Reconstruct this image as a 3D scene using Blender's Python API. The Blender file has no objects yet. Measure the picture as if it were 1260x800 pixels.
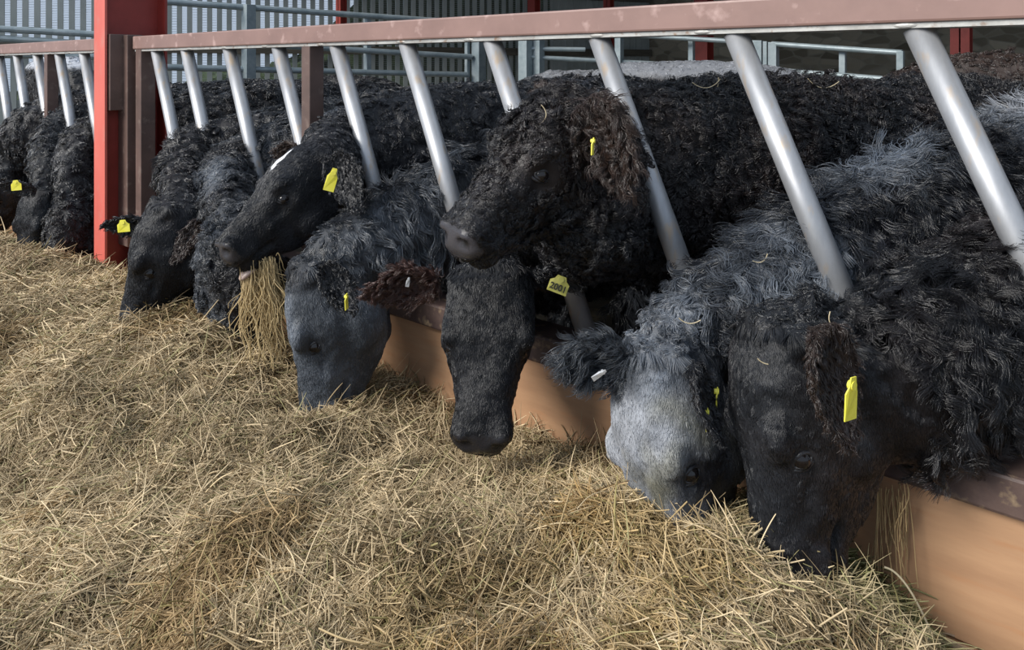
import bpy, bmesh, math, random
import numpy as np
from mathutils import Vector, Matrix, kdtree
from mathutils.bvhtree import BVHTree

random.seed(7)
RNG = np.random.default_rng(11)
scene = bpy.context.scene
COL = scene.collection
D = bpy.data

# ------------------------------------------------------------------ camera
F = 930.0
CAM = np.array([0.0, -1.848, 1.404])
FW = np.array([-0.6525, 0.7578, 0.0])
RT = np.array([0.7578, 0.6525, 0.0])
UP = np.array([0.0, 0.0, 1.0])
cd = D.cameras.new('camera')
cam = D.objects.new('camera', cd)
COL.objects.link(cam)
cd.sensor_width = 36.0
cd.lens = F / 1260 * 36.0
cd.shift_y = -(400 - 82) / 1260
cd.clip_start = 0.05
cam.location = CAM
cam.rotation_euler = (math.radians(90), 0, math.atan2(-FW[0], FW[1]))
scene.camera = cam

# ------------------------------------------------------------------ light
world = D.worlds.new('sky')
scene.world = world
world.use_nodes = True
wt = world.node_tree
bg = wt.nodes['Background']
bg.inputs['Color'].default_value = (0.68, 0.81, 1.0, 1)
bg.inputs['Strength'].default_value = 0.60
sl = D.lights.new('sun', 'SUN')
sl.energy = 3.5
sl.angle = math.radians(30)
sl.color = (1.0, 0.96, 0.9)
sun = D.objects.new('sun', sl)
COL.objects.link(sun)
sun.rotation_euler = Vector((-0.30, -0.78, 0.58)).to_track_quat('Z', 'Y').to_euler()
scene.view_settings.view_transform = 'Standard'
scene.view_settings.look = 'None'
scene.view_settings.gamma = 1
scene.view_settings.exposure = 0.4
scene.view_settings.use_curve_mapping = False
if hasattr(scene.cycles, 'debug_use_compact_bvh'):
    scene.cycles.debug_use_compact_bvh = True
scene.cycles.max_bounces = 5
scene.cycles.diffuse_bounces = 3
scene.cycles.glossy_bounces = 2

# ------------------------------------------------------------------ helpers
def cv(r, u, t):
    """a direction given as right / up / towards the viewer"""
    v = r * RT + u * UP - t * FW
    return v / np.linalg.norm(v)

def unit(v):
    v = np.asarray(v, float)
    return v / max(np.linalg.norm(v), 1e-9)

def ray(px, py):
    return FW + RT * (px - 630) / F + UP * (82 - py) / F

def WY(px, py, y):
    r = ray(px, py)
    return CAM + r * ((y - CAM[1]) / r[1])

def WZ(px, py, depth):
    return CAM + ray(px, py) * depth

def depth_of(p):
    return (p - CAM) @ FW

def hash3(ix, iy, iz):
    n = (ix * 374761393 + iy * 668265263 + iz * 2147483647 // 7) & 0xffffffff
    n = ((n ^ (n >> 13)) * 1274126177) & 0xffffffff
    n = ((n ^ (n >> 16)) * 2246822519) & 0xffffffff
    return ((n ^ (n >> 15)) & 0xffffff) / float(0xffffff)

def vnoise(p, scale=1.0, seed=0):
    p = np.asarray(p, float) * scale + seed * 17.31
    i = np.floor(p).astype(np.int64)
    f = p - i
    f = f * f * (3 - 2 * f)
    out = 0
    for dx in (0, 1):
        for dy in (0, 1):
            for dz in (0, 1):
                w = (f[..., 0] if dx else 1 - f[..., 0]) * (f[..., 1] if dy else 1 - f[..., 1]) * (f[..., 2] if dz else 1 - f[..., 2])
                out = out + w * hash3(i[..., 0] + dx, i[..., 1] + dy, i[..., 2] + dz)
    return out * 2 - 1

def fbm(p, scale, seed=0, octs=3):
    o, a = 0, 1
    for k in range(octs):
        o = o + a * vnoise(p, scale * 2 ** k, seed + k)
        a *= .5
    return o

def ss(a, b, x):
    t = np.clip((x - a) / (b - a), 0, 1)
    return t * t * (3 - 2 * t)

# ------------------------------------------------------------------ materials
def nmat(name):
    m = D.materials.new(name)
    m.use_nodes = True
    nt = m.node_tree
    return m, nt, nt.nodes['Principled BSDF']

def node(nt, kind, **kw):
    n = nt.nodes.new(kind)
    for k, v in kw.items():
        if k in n.inputs:
            n.inputs[k].default_value = v
        else:
            setattr(n, k, v)
    return n

def mat_noise(name, c1, c2, scale=8, rough=.6, metal=0, bump=.2, stretch=(1, 1, 1), c3=None, detail=6, spec=.5, lo=.35, hi=.65, bscale=None, bdist=.004):
    m, nt, b = nmat(name)
    L = nt.links.new
    tc = node(nt, 'ShaderNodeTexCoord')
    mp = node(nt, 'ShaderNodeMapping')
    mp.inputs['Scale'].default_value = stretch
    L(tc.outputs['Object'], mp.inputs['Vector'])
    nz = node(nt, 'ShaderNodeTexNoise', Scale=scale, Detail=detail, Roughness=.65)
    L(mp.outputs[0], nz.inputs['Vector'])
    rp = node(nt, 'ShaderNodeValToRGB')
    rp.color_ramp.elements[0].position = lo
    rp.color_ramp.elements[1].position = hi
    rp.color_ramp.elements[0].color = (*c1, 1)
    rp.color_ramp.elements[1].color = (*c2, 1)
    L(nz.outputs['Fac'], rp.inputs[0])
    out = rp.outputs[0]
    if c3:
        n2 = node(nt, 'ShaderNodeTexNoise', Scale=scale * 3.7, Detail=5)
        L(mp.outputs[0], n2.inputs['Vector'])
        r2 = node(nt, 'ShaderNodeValToRGB')
        r2.color_ramp.elements[0].position = .58
        r2.color_ramp.elements[1].position = .72
        r2.color_ramp.elements[0].color = (0, 0, 0, 1)
        L(n2.outputs['Fac'], r2.inputs[0])
        mx = node(nt, 'ShaderNodeMix', data_type='RGBA')
        L(r2.outputs[0], mx.inputs[0])
        L(out, mx.inputs[6])
        mx.inputs[7].default_value = (*c3, 1)
        out = mx.outputs[2]
    L(out, b.inputs['Base Color'])
    b.inputs['Roughness'].default_value = rough
    b.inputs['Metallic'].default_value = metal
    b.inputs['Specular IOR Level'].default_value = spec
    if bump:
        nb = node(nt, 'ShaderNodeTexNoise', Scale=bscale or scale * 4, Detail=6)
        L(mp.outputs[0], nb.inputs['Vector'])
        bp = node(nt, 'ShaderNodeBump', Strength=bump, Distance=bdist)
        L(nb.outputs['Fac'], bp.inputs['Height'])
        L(bp.outputs[0], b.inputs['Normal'])
    return m

M_RAIL = mat_noise('brown_paint', (.235, .145, .125), (.29, .18, .155), 5, .42, c3=(.44, .30, .27), bump=.12)
M_RAIL_D = mat_noise('dark_brown_paint', (.10, .065, .055), (.15, .095, .08), 6, .45, c3=(.18, .13, .11), bump=.15)
M_RAIL_DIRTY = mat_noise('dirty_brown_paint', (.055, .034, .034), (.13, .085, .07), 7, .55, c3=(.32, .23, .14), bump=.4)
M_LIP = mat_noise('grey_weld_lip', (.35, .34, .32), (.5, .5, .48), 12, .5, metal=.3, bump=.3, c3=(.25, .17, .12))
M_GALV = mat_noise('galvanised_steel', (.33, .34, .36), (.48, .49, .51), 9, .46, metal=.55, c3=(.46, .38, .30), bump=.12, stretch=(1, 1, .35))
M_GATE = mat_noise('gate_steel', (.20, .25, .27), (.30, .35, .37), 8, .5, metal=.3, bump=.1)
M_RED_LIT = mat_noise('red_paint_lit', (.60, .125, .095), (.67, .15, .115), 4, .5, bump=.05, stretch=(1, 1, .5), c3=(.58, .19, .15))  # light on the passage-facing flange is put into this brighter red
M_RED_DARK = mat_noise('red_paint_dark', (.22, .028, .02), (.30, .04, .03), 5, .5, bump=.1)  # same red paint, web's shade put into the colour; far columns use it too
M_BOARD = mat_noise('orange_plywood', (.38, .215, .12), (.48, .285, .16), 3, .5, bump=.15, stretch=(.6, 1, 4), c3=(.43, .23, .12))
M_BOARD_EDGE = mat_noise('ply_edge', (.30, .2, .12), (.5, .36, .24), 14, .7, bump=.3)
M_CONC = mat_noise('concrete', (.09, .075, .05), (.24, .21, .16), 3, .85, bump=.3, c3=(.30, .24, .14))
M_CLAD = mat_noise('grey_cladding', (.24, .27, .26), (.31, .34, .33), 2, .5, bump=.05)
M_DOORGREY = mat_noise('sheet_grey', (.2, .235, .25), (.25, .28, .30), 2, .5, bump=.05)
M_TAG = mat_noise('yellow_tag', (.80, .74, .05), (.86, .80, .12), 20, .45, bump=.05)
M_TAGOLD = mat_noise('old_yellow_tag', (.50, .47, .10), (.62, .58, .16), 40, .5, bump=.05)
M_TAGMETAL = mat_noise('metal_tag', (.6, .62, .65), (.75, .77, .8), 20, .35, metal=.5, bump=.05)
M_INK = mat_noise('tag_ink', (.02, .02, .02), (.04, .04, .03), 20, .6, bump=0)
M_ROOF = mat_noise('roof_sheet', (.20, .2, .2), (.28, .28, .28), 2, .7, bump=.1)
M_HEDGE = mat_noise('hedge_leaves', (.02, .04, .01), (.06, .10, .03), 9, .8, bump=.6, bdist=.05)
M_BEAM = mat_noise('dark_timber', (.05, .045, .035), (.10, .09, .07), 6, .8, bump=.3, stretch=(.3, .3, 3))

def mat_stone():
    m, nt, b = nmat('rubble_stone')
    L = nt.links.new
    tc = node(nt, 'ShaderNodeTexCoord')
    mp = node(nt, 'ShaderNodeMapping')
    mp.inputs['Scale'].default_value = (1.0, 1.0, 2.1)
    L(tc.outputs['Object'], mp.inputs['Vector'])
    vo = node(nt, 'ShaderNodeTexVoronoi', Scale=3.3)
    vo.feature = 'DISTANCE_TO_EDGE'
    v2 = node(nt, 'ShaderNodeTexVoronoi', Scale=3.3)
    L(mp.outputs[0], vo.inputs['Vector'])
    L(mp.outputs[0], v2.inputs['Vector'])
    hs = node(nt, 'ShaderNodeValToRGB')
    hs.color_ramp.elements[0].color = (.08, .07, .05, 1)
    hs.color_ramp.elements[1].color = (.36, .33, .26, 1)
    L(v2.outputs['Color'], hs.inputs[0])
    rp = node(nt, 'ShaderNodeValToRGB')
    rp.color_ramp.elements[0].color = (1, 1, 1, 1)
    rp.color_ramp.elements[1].color = (0, 0, 0, 1)
    rp.color_ramp.elements[1].position = .09
    L(vo.outputs['Distance'], rp.inputs[0])
    mx = node(nt, 'ShaderNodeMix', data_type='RGBA')
    L(rp.outputs[0], mx.inputs[0])
    L(hs.outputs[0], mx.inputs[6])
    mx.inputs[7].default_value = (.22, .21, .17, 1)
    L(mx.outputs[2], b.inputs['Base Color'])
    b.inputs['Roughness'].default_value = .9
    bp = node(nt, 'ShaderNodeBump', Strength=.8, Distance=.05)
    L(vo.outputs['Distance'], bp.inputs['Height'])
    L(bp.outputs[0], b.inputs['Normal'])
    return m
M_STONE = mat_stone()

def mat_attr(name, rough=.5, spec=.5, bump=0, bscale=300, mult=1.0):
    m, nt, b = nmat(name)
    L = nt.links.new
    at = node(nt, 'ShaderNodeAttribute', attribute_name='col')
    out = at.outputs['Color']
    L(out, b.inputs['Base Color'])
    b.inputs['Roughness'].default_value = rough
    b.inputs['Specular IOR Level'].default_value = spec
    if bump:
        tc = node(nt, 'ShaderNodeTexCoord')
        nb = node(nt, 'ShaderNodeTexNoise', Scale=bscale, Detail=4)
        L(tc.outputs['Object'], nb.inputs['Vector'])
        bp = node(nt, 'ShaderNodeBump', Strength=bump, Distance=.002)
        L(nb.outputs['Fac'], bp.inputs['Height'])
        L(bp.outputs[0], b.inputs['Normal'])
    return m, nt, b
M_FUR, _nt, _b = mat_attr('cattle_fur', .28, .6)
M_FACE, _nt, _b = mat_attr('short_face_hair', .36, .4)
M_HAYSTEM, _nt, _b = mat_attr('hay_stem', .55, .4)

def mat_hide():
    m, nt, b = mat_attr('cattle_hide', .55, .35, bump=.5, bscale=260)
    L = nt.links.new
    at = node(nt, 'ShaderNodeAttribute', attribute_name='pad')
    mr = node(nt, 'ShaderNodeMapRange')
    mr.inputs['To Min'].default_value = .6
    mr.inputs['To Max'].default_value = .24
    L(at.outputs['Fac'], mr.inputs['Value'])
    L(mr.outputs[0], b.inputs['Roughness'])
    return m
M_HIDE = mat_hide()
_m, _nt, _b = nmat('wet_eye')
_b.inputs['Base Color'].default_value = (.008, .006, .006, 1)
_b.inputs['Roughness'].default_value = .10
M_EYE = _m
M_LID = mat_noise('eyelid_skin', (.010, .010, .012), (.022, .022, .026), 60, .38, bump=.3)
M_MOUTH = mat_noise('pale_lip', (.30, .22, .19), (.42, .32, .28), 40, .4, bump=.2)

# ------------------------------------------------------------------ mesh helpers
def link(name, me, parent=None, mat=None):
    o = D.objects.new(name, me)
    COL.objects.link(o)
    if mat is not None:
        me.materials.append(mat)
    if parent is not None:
        o.parent = parent
    return o

def from_bm(name, bm, mat, parent=None, smooth=False, bevel=0):
    if bevel:
        bmesh.ops.bevel(bm, geom=list(bm.edges), offset=bevel, segments=2, affect='EDGES', profile=.5)
    me = D.meshes.new(name)
    bmesh.ops.recalc_face_normals(bm, faces=bm.faces)
    bm.to_mesh(me)
    bm.free()
    if smooth:
        me.polygons.foreach_set('use_smooth', [True] * len(me.polygons))
    return link(name, me, parent, mat)

def box(bm, lo, hi, mat=None):
    lo = Vector(lo)
    hi = Vector(hi)
    c = (lo + hi) / 2
    s = hi - lo
    M = Matrix.Translation(c) @ Matrix.Diagonal((s.x, s.y, s.z, 1))
    if mat is not None:
        M = mat @ M
    return bmesh.ops.create_cube(bm, size=1, matrix=M)

def boxo(name, lo, hi, mat, parent=None, bevel=.003):
    bm = bmesh.new()
    box(bm, lo, hi)
    return from_bm(name, bm, mat, parent, bevel=bevel)

def tube(bm, a, b, r, n=20, r2=None):
    a = Vector(a)
    b = Vector(b)
    d = b - a
    M = Matrix.Translation((a + b) / 2) @ d.to_track_quat('Z', 'Y').to_matrix().to_4x4()
    bmesh.ops.create_cone(bm, cap_ends=True, segments=n, radius1=r, radius2=r if r2 is None else r2, depth=d.length, matrix=M)

def tag(o, label=None, cat=None, group=None, kind=None):
    if label: o['label'] = label
    if cat: o['category'] = cat
    if group: o['group'] = group
    if kind: o['kind'] = kind
    return o

def empty(name, loc, **kw):
    o = D.objects.new(name, None)
    o.empty_display_size = .1
    o.location = loc
    COL.objects.link(o)
    tag(o, **kw)
    return o

def keep(o, parent):
    """parent a mesh built in world coordinates under an Empty"""
    o.parent = parent
    o.matrix_parent_inverse = Matrix.Translation(parent.location).inverted()
    return o

def curves_obj(name, P, R, C, mat, parent=None):
    """P: N x k x 3 points, R: N x k radii, C: N x 3 colours"""
    N, k = P.shape[:2]
    hc = D.hair_curves.new(name)
    hc.add_curves([k] * N)
    hc.attributes['position'].data.foreach_set('vector', P.astype(np.float32).ravel())
    ra = hc.attributes.get('radius') or hc.attributes.new('radius', 'FLOAT', 'POINT')
    ra.data.foreach_set('value', R.astype(np.float32).ravel())
    ca = hc.attributes.new('col', 'FLOAT_COLOR', 'CURVE')
    cc = np.ones((N, 4), np.float32)
    cc[:, :3] = C
    ca.data.foreach_set('color', cc.ravel())
    hc.materials.append(mat)
    o = D.objects.new(name, hc)
    COL.objects.link(o)
    if parent is not None:
        keep(o, parent)
    return o

# ------------------------------------------------------------------ setting
boxo('floor', (-30, -12, -.2), (12, 30, 0), M_CONC, bevel=0)['kind'] = 'structure'

# perforated cladding wall at the far end of the shed
A = np.array([-14.6, -1.9]); B = np.array([-8.2, 12.1])
wdir = unit(B - A); wlen = float(np.linalg.norm(B - A)); wnrm = np.array([wdir[1], -wdir[0]])
Mw = Matrix(((wdir[0], wnrm[0], 0, A[0]), (wdir[1], wnrm[1], 0, A[1]), (0, 0, 1, 0), (0, 0, 0, 1)))
bm = bmesh.new()
s = 0.0
period = .15
door0 = wlen - 2.4
while s < wlen:
    if s > door0:
        box(bm, (s, -.03, 0), (s + .148, 0, 4.6), Mw)
        box(bm, (s + .06, 0, 0), (s + .09, .015, 4.6), Mw)
    else:
        # solid trapezoid sheet between perforated flutes
        box(bm, (s, -.02, 0), (s + .078, .02, 4.6), Mw)
        z = .9
        box(bm, (s + .078, -.01, 0), (s + .15, 0, .9), Mw)
        while z < 3.4:
            box(bm, (s + .078, -.008, z), (s + .15, -.002, z + .0075), Mw)
            z += .026
        box(bm, (s + .078, -.01, 3.4), (s + .15, 0, 4.6), Mw)
    s += period
w = from_bm('wall_left', bm, M_CLAD)
w['kind'] = 'structure'
bm = bmesh.new()
box(bm, (-8.3, 12.1, 0), (9, 12.6, 4.6))
from_bm('wall_back', bm, M_STONE)['kind'] = 'structure'
bm = bmesh.new()
box(bm, (-15.5, 3.2, 4.6), (9.5, 13.2, 4.7))
from_bm('shade_roof', bm, M_ROOF)['kind'] = 'structure'  # out-of-view roof over the back, added to darken the pen
# timber rail along the cladding
bm = bmesh.new()
box(bm, (0, .02, 1.62), (wlen, .10, 1.76), Mw)
box(bm, (5, .02, 2.75), (wlen, .12, 2.95), Mw)
from_bm('trim_1', bm, M_BEAM)['kind'] = 'structure'

def column_at(px, y0, depth, wpx, name='column', mat=M_RED_DARK, zt=4.6):
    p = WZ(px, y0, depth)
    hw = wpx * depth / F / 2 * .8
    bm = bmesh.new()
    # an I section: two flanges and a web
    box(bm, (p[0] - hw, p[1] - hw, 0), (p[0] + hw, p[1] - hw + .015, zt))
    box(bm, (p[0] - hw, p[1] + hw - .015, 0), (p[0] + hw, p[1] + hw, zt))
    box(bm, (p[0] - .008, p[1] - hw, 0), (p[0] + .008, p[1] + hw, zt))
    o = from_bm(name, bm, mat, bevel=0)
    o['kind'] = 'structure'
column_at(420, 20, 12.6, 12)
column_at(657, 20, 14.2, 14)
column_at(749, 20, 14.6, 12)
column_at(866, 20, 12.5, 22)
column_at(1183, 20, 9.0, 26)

# hedge outside the cladding
bm = bmesh.new()
bmesh.ops.create_grid(bm, x_segments=90, y_segments=30, size=1)
for v in bm.verts:
    x = (v.co.x * .5 + .5); h = (v.co.y * .5 + .5)
    sx = -1 + x * 17
    ang = h * math.pi
    p = np.array([sx, 0., h * 5])
    top = 1.1 + 2.6 * float(ss(7.5, 11.0, np.array(sx))) + .5 * float(fbm(np.array([sx, 3.3, 0]), .9, 4))
    hh = math.sin(ang)
    off = -2.0 - 1.2 * math.cos(ang) + .35 * float(fbm(p, 1.8, 5))
    zz = hh * top + .18 * float(fbm(p, 3.1, 9))
    v.co = Mw @ Vector((sx, -abs(off) - .5, zz))
hd = from_bm('hedge', bm, M_HEDGE, smooth=True)
tag(hd, 'dark green hedge growing outside the perforated cladding wall', 'hedge')

# ------------------------------------------------------------------ pen gates behind the cattle
def gate(label, pts_rails, posts, r=.024, group=None):
    """rails: list of ((px,py,depth),(px,py,depth)); posts: list of (px, depth, width, ztop)"""
    q = WZ(posts[0][0], 82, posts[0][1])
    e = empty('pen_gate', (q[0], q[1], 0), label=label, cat='gate', group=group)
    for a, b in pts_rails:
        bm = bmesh.new()
        tube(bm, WZ(*a), WZ(*b), r, 12)
        keep(from_bm('rail', bm, M_GATE, smooth=False), e)
    for px, dp, wd, zt in posts:
        q = WZ(px, 82, dp)
        bm = bmesh.new()
        box(bm, (q[0] - wd / 2, q[1] - wd / 2, 0), (q[0] + wd / 2, q[1] + wd / 2, zt))
        keep(from_bm('post', bm, M_GATE, bevel=.004), e)
    return e
def gz(py, dp):
    return 1.404 + (82 - py) / F * dp
gate('grey tubular pen gate behind the cattle left of the near red column',
     [((-60, 32, 9.0), (128, 43, 9.6)), ((-60, 44, 9.0), (128, 55, 9.6)), ((-60, 66, 9.0), (128, 70, 9.6))],
     [(-30, 9.05, .09, gz(30, 9.0)), (142, 9.6, .09, gz(38, 9.6))], r=.042)
gate('long grey pen gate whose top rail shows above the brown rail',
     [((170, 0, 7.6), (575, 28, 9.4)), ((170, 46, 7.6), (580, 70, 9.4)), ((170, 82, 7.6), (575, 92, 9.4))],
     [(306, 8.1, .11, gz(6, 8.1)), (452, 8.8, .065, gz(20, 8.8)), (575, 9.45, .05, gz(32, 9.45)), (589, 9.45, .13, gz(30, 9.45))], r=.034)
gate('grey pen gate showing between the third and fourth near bars',
     [((646, 70, 9.0), (838, 80, 9.0)), ((646, 60, 9.0), (720, 61, 9.0)), ((646, 95, 9.0), (820, 97, 9.0))],
     [(647, 9.0, .13, gz(38, 9.0)), (663, 9.0, .10, gz(40, 9.0)), (762, 9.0, .08, gz(44, 9.0))], r=.028)
gate('grey pen gate in front of the stone wall behind the second near bar',
     [((775, 43, 8.9), (937, 53, 8.2)), ((838, 80, 8.7), (937, 86, 8.2))],
     [(851, 8.7, .06, gz(46, 8.7)), (934, 8.2, .09, gz(50, 8.2))], r=.028)
gate('grey pen gate in front of the stone wall right of the gate meeting posts',
     [((950, 54, 8.0), (1110, 65, 7.0)), ((950, 86, 8.0), (1110, 99, 7.0))],
     [(942, 8.1, .045, gz(51, 8.1)), (952, 8.0, .09, gz(52, 8.0)), (1037, 7.5, .06, gz(60, 7.5)), (1108, 7.0, .06, gz(63, 7.0))], r=.028)

# ------------------------------------------------------------------ feed barrier
ZT, ZB = 1.5, .5      # underside of the top rail / underside of the bottom rail
def bays(label, x0, x1, bars, uprights, ends, boardx0, boardx1):
    e = empty('feed_barrier', ((x0 + x1) / 2, 0, 0), label=label, cat='feed barrier', group='feed barrier bays')
    bm = bmesh.new()
    box(bm, (x0, -.045, ZT), (x1, .045, ZT + .072))
    keep(from_bm('top_rail', bm, M_RAIL, bevel=.006), e)
    bm = bmesh.new()
    box(bm, (x0 + .01, -.036, ZT - .012), (x1, .036, ZT - .0005))
    for k in range(int((x1 - x0) / .42)):
        cx = x1 - .2 - k * .42 + random.uniform(-.1, .1)
        bmesh.ops.create_icosphere(bm, subdivisions=2, radius=.012, matrix=Matrix.Translation((cx, -.034, ZT - .006)) @ Matrix.Diagonal((2.2, .5, .6, 1)))
    l = keep(from_bm('weld_lip', bm, M_LIP), e)
    l['label'] = 'pale grey lip under the brown rail'
    bm = bmesh.new()
    box(bm, (x0, -.055, ZB), (x1, .075, ZB + .085))
    o = from_bm('bottom_rail', bm, M_RAIL_DIRTY, bevel=.008)
    keep(o, e)
    for xt in bars:
        dz = (ZT - .01) - (ZB + .085)
        bm = bmesh.new()
        tube(bm, (xt, .0, ZT - .01), (xt + .4225 * dz, .01, ZB + .08), .031, 28)
        b = keep(from_bm('bar', bm, M_GALV, smooth=True), e)
        b['label'] = 'slanting galvanised bar'
    for xu in uprights:
        bm = bmesh.new()
        box(bm, (xu - .03, -.035, ZB + .08), (xu + .03, .035, ZT - .01))
        u = keep(from_bm('upright', bm, M_RAIL_D, bevel=.004), e)
    for xe in ends:
        bm = bmesh.new()
        box(bm, (xe - .035, -.04, ZB), (xe + .035, .04, ZT + .07))
        keep(from_bm('end_post', bm, M_RAIL_D, bevel=.004), e)
    return e
R_BARS = [-.41 - .4225 * i for i in range(-3, 9)] + [-4.13]
L_BARS = [-5.145 - .4225 * i for i in range(0, 9)]
bays('brown railed feed barrier with slanting galvanised bars, right of the near red column', -4.33, 1.9, R_BARS, [-2.69], [-4.27, 1.85], 0, 0)
bays('brown railed feed barrier with slanting galvanised bars, left of the near red column', -9.2, -4.62, L_BARS, [-5.72, -7.6], [-4.68], 0, 0)
for nm, x0, x1, wh in (('right', -4.40, 1.9, 'right'), ('left', -9.2, -4.66, 'left')):
    for (z0, z1, yo, txt) in ((.198, ZB - .002, -.012, 'upper'), (-.0, .19, -.02, 'lower')):
        bm = bmesh.new()
        box(bm, (x0, yo - .02, z0), (x1, yo + .02, z1))
        o = from_bm('feed_board', bm, M_BOARD, bevel=.003)
        tag(o, f'{txt} orange-brown plywood board of the trough, {wh} of the red column', 'board', 'feed boards')
boxo('board_batten', (-4.40, -.046, .186), (1.9, -.0401, .199), M_BOARD_EDGE, bevel=.001)
tag(D.objects['board_batten'], 'thin pale timber strip between the two plywood boards right of the column', 'batten')

# near red column : flange towards the passage, web and rear flange
cx = -4.49
ce = empty('steel_column', (cx, 0, 0))
ce['kind'] = 'structure'
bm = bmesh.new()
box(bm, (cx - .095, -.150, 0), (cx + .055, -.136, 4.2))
keep(from_bm('front_flange', bm, M_RED_LIT, bevel=.002), ce)
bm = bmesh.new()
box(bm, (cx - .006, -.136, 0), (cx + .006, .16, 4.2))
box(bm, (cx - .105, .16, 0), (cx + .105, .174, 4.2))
keep(from_bm('web', bm, M_RED_DARK), ce)
bm = bmesh.new()
box(bm, (cx + .006, -.13, 1.16), (cx + .075, .045, 1.585))
box(bm, (cx + .006, -.06, .4), (cx + .13, .06, 1.58))
keep(from_bm('fixing_bracket', bm, M_RAIL_D, bevel=.003), ce)

# ------------------------------------------------------------------ hay
_hx = np.array([-10, -5.3, -3.7, -2.9, -2.5, -2.06, -1.7, -1.3, -1.05, -.85, -.6, -.45, -.34, -.2, 0, 2.])
_h0 = np.array([.07, .07, .22, .22, .22, .22, .25, .265, .29, .32, .34, .22, .10, .03, .0, .0])
_h1 = np.array([.33, .32, .40, .41, .37, .28, .28, .32, .38, .42, .43, .43, .36, .22, .04, .0])
_h2 = np.array([.30, .30, .32, .33, .33, .31, .31, .33, .36, .38, .39, .38, .36, .30, .2, .0])
_h3 = np.array([.05, .05, .08, .10, .12, .16, .22, .24, .24, .24, .22, .20, .18, .14, .1, .0])
def hay_h(x, y):
    a = np.interp(x, _hx, _h0); b = np.interp(x, _hx, _h1); c = np.interp(x, _hx, _h2); d = np.interp(x, _hx, _h3)
    y = np.asarray(y)
    h = np.where(y > -.42, a + (b - a) * ss(0, -.42, y),
        np.where(y > -.9, b + (c - b) * ss(-.42, -.9, y),
        np.where(y > -1.45, c + (d - c) * ss(-.9, -1.45, y), d * (1 - ss(-1.45, -3.0, y)))))
    p = np.stack([x, y, np.zeros_like(x)], -1)
    fade = np.clip(h / .15, 0, 1)
    lump = .042 * fbm(p, 4.2, 3, 3) + .027 * fbm(p, 12, 8, 2) - .018 * np.clip(fbm(p, 8, 14, 2) - .35, 0, 1)
    return h + lump * fade - .03 * (1 - fade)
nx, ny = 620, 190
gx = np.concatenate([np.linspace(-10, -4.4, 160), np.linspace(-4.38, .6, nx - 160)])
gy = np.linspace(-3.0, -.034, ny)
X, Y = np.meshgrid(gx, gy, indexing='ij')
Zh = hay_h(X, Y)
V = np.stack([X, Y, Zh], -1).reshape(-1, 3)
idx = np.arange(nx * ny).reshape(nx, ny)
Fc = np.stack([idx[:-1, :-1], idx[1:, :-1], idx[1:, 1:], idx[:-1, 1:]], -1).reshape(-1, 4)
me = D.meshes.new('hay_heap')
me.from_pydata(V.tolist(), [], Fc.tolist())
me.polygons.foreach_set('use_smooth', [True] * len(me.polygons))
M_HAYBASE = mat_noise('hay_bed', (.085, .058, .024), (.30, .21, .10), 30, .8, c3=(.40, .30, .16), bump=.9, bscale=120, bdist=.015, lo=.3, hi=.7)
hay = link('hay_heap', me, None, M_HAYBASE)
tag(hay, 'loose heap of tan hay spread along the trough in front of the cattle', 'hay', kind='stuff')

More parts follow.
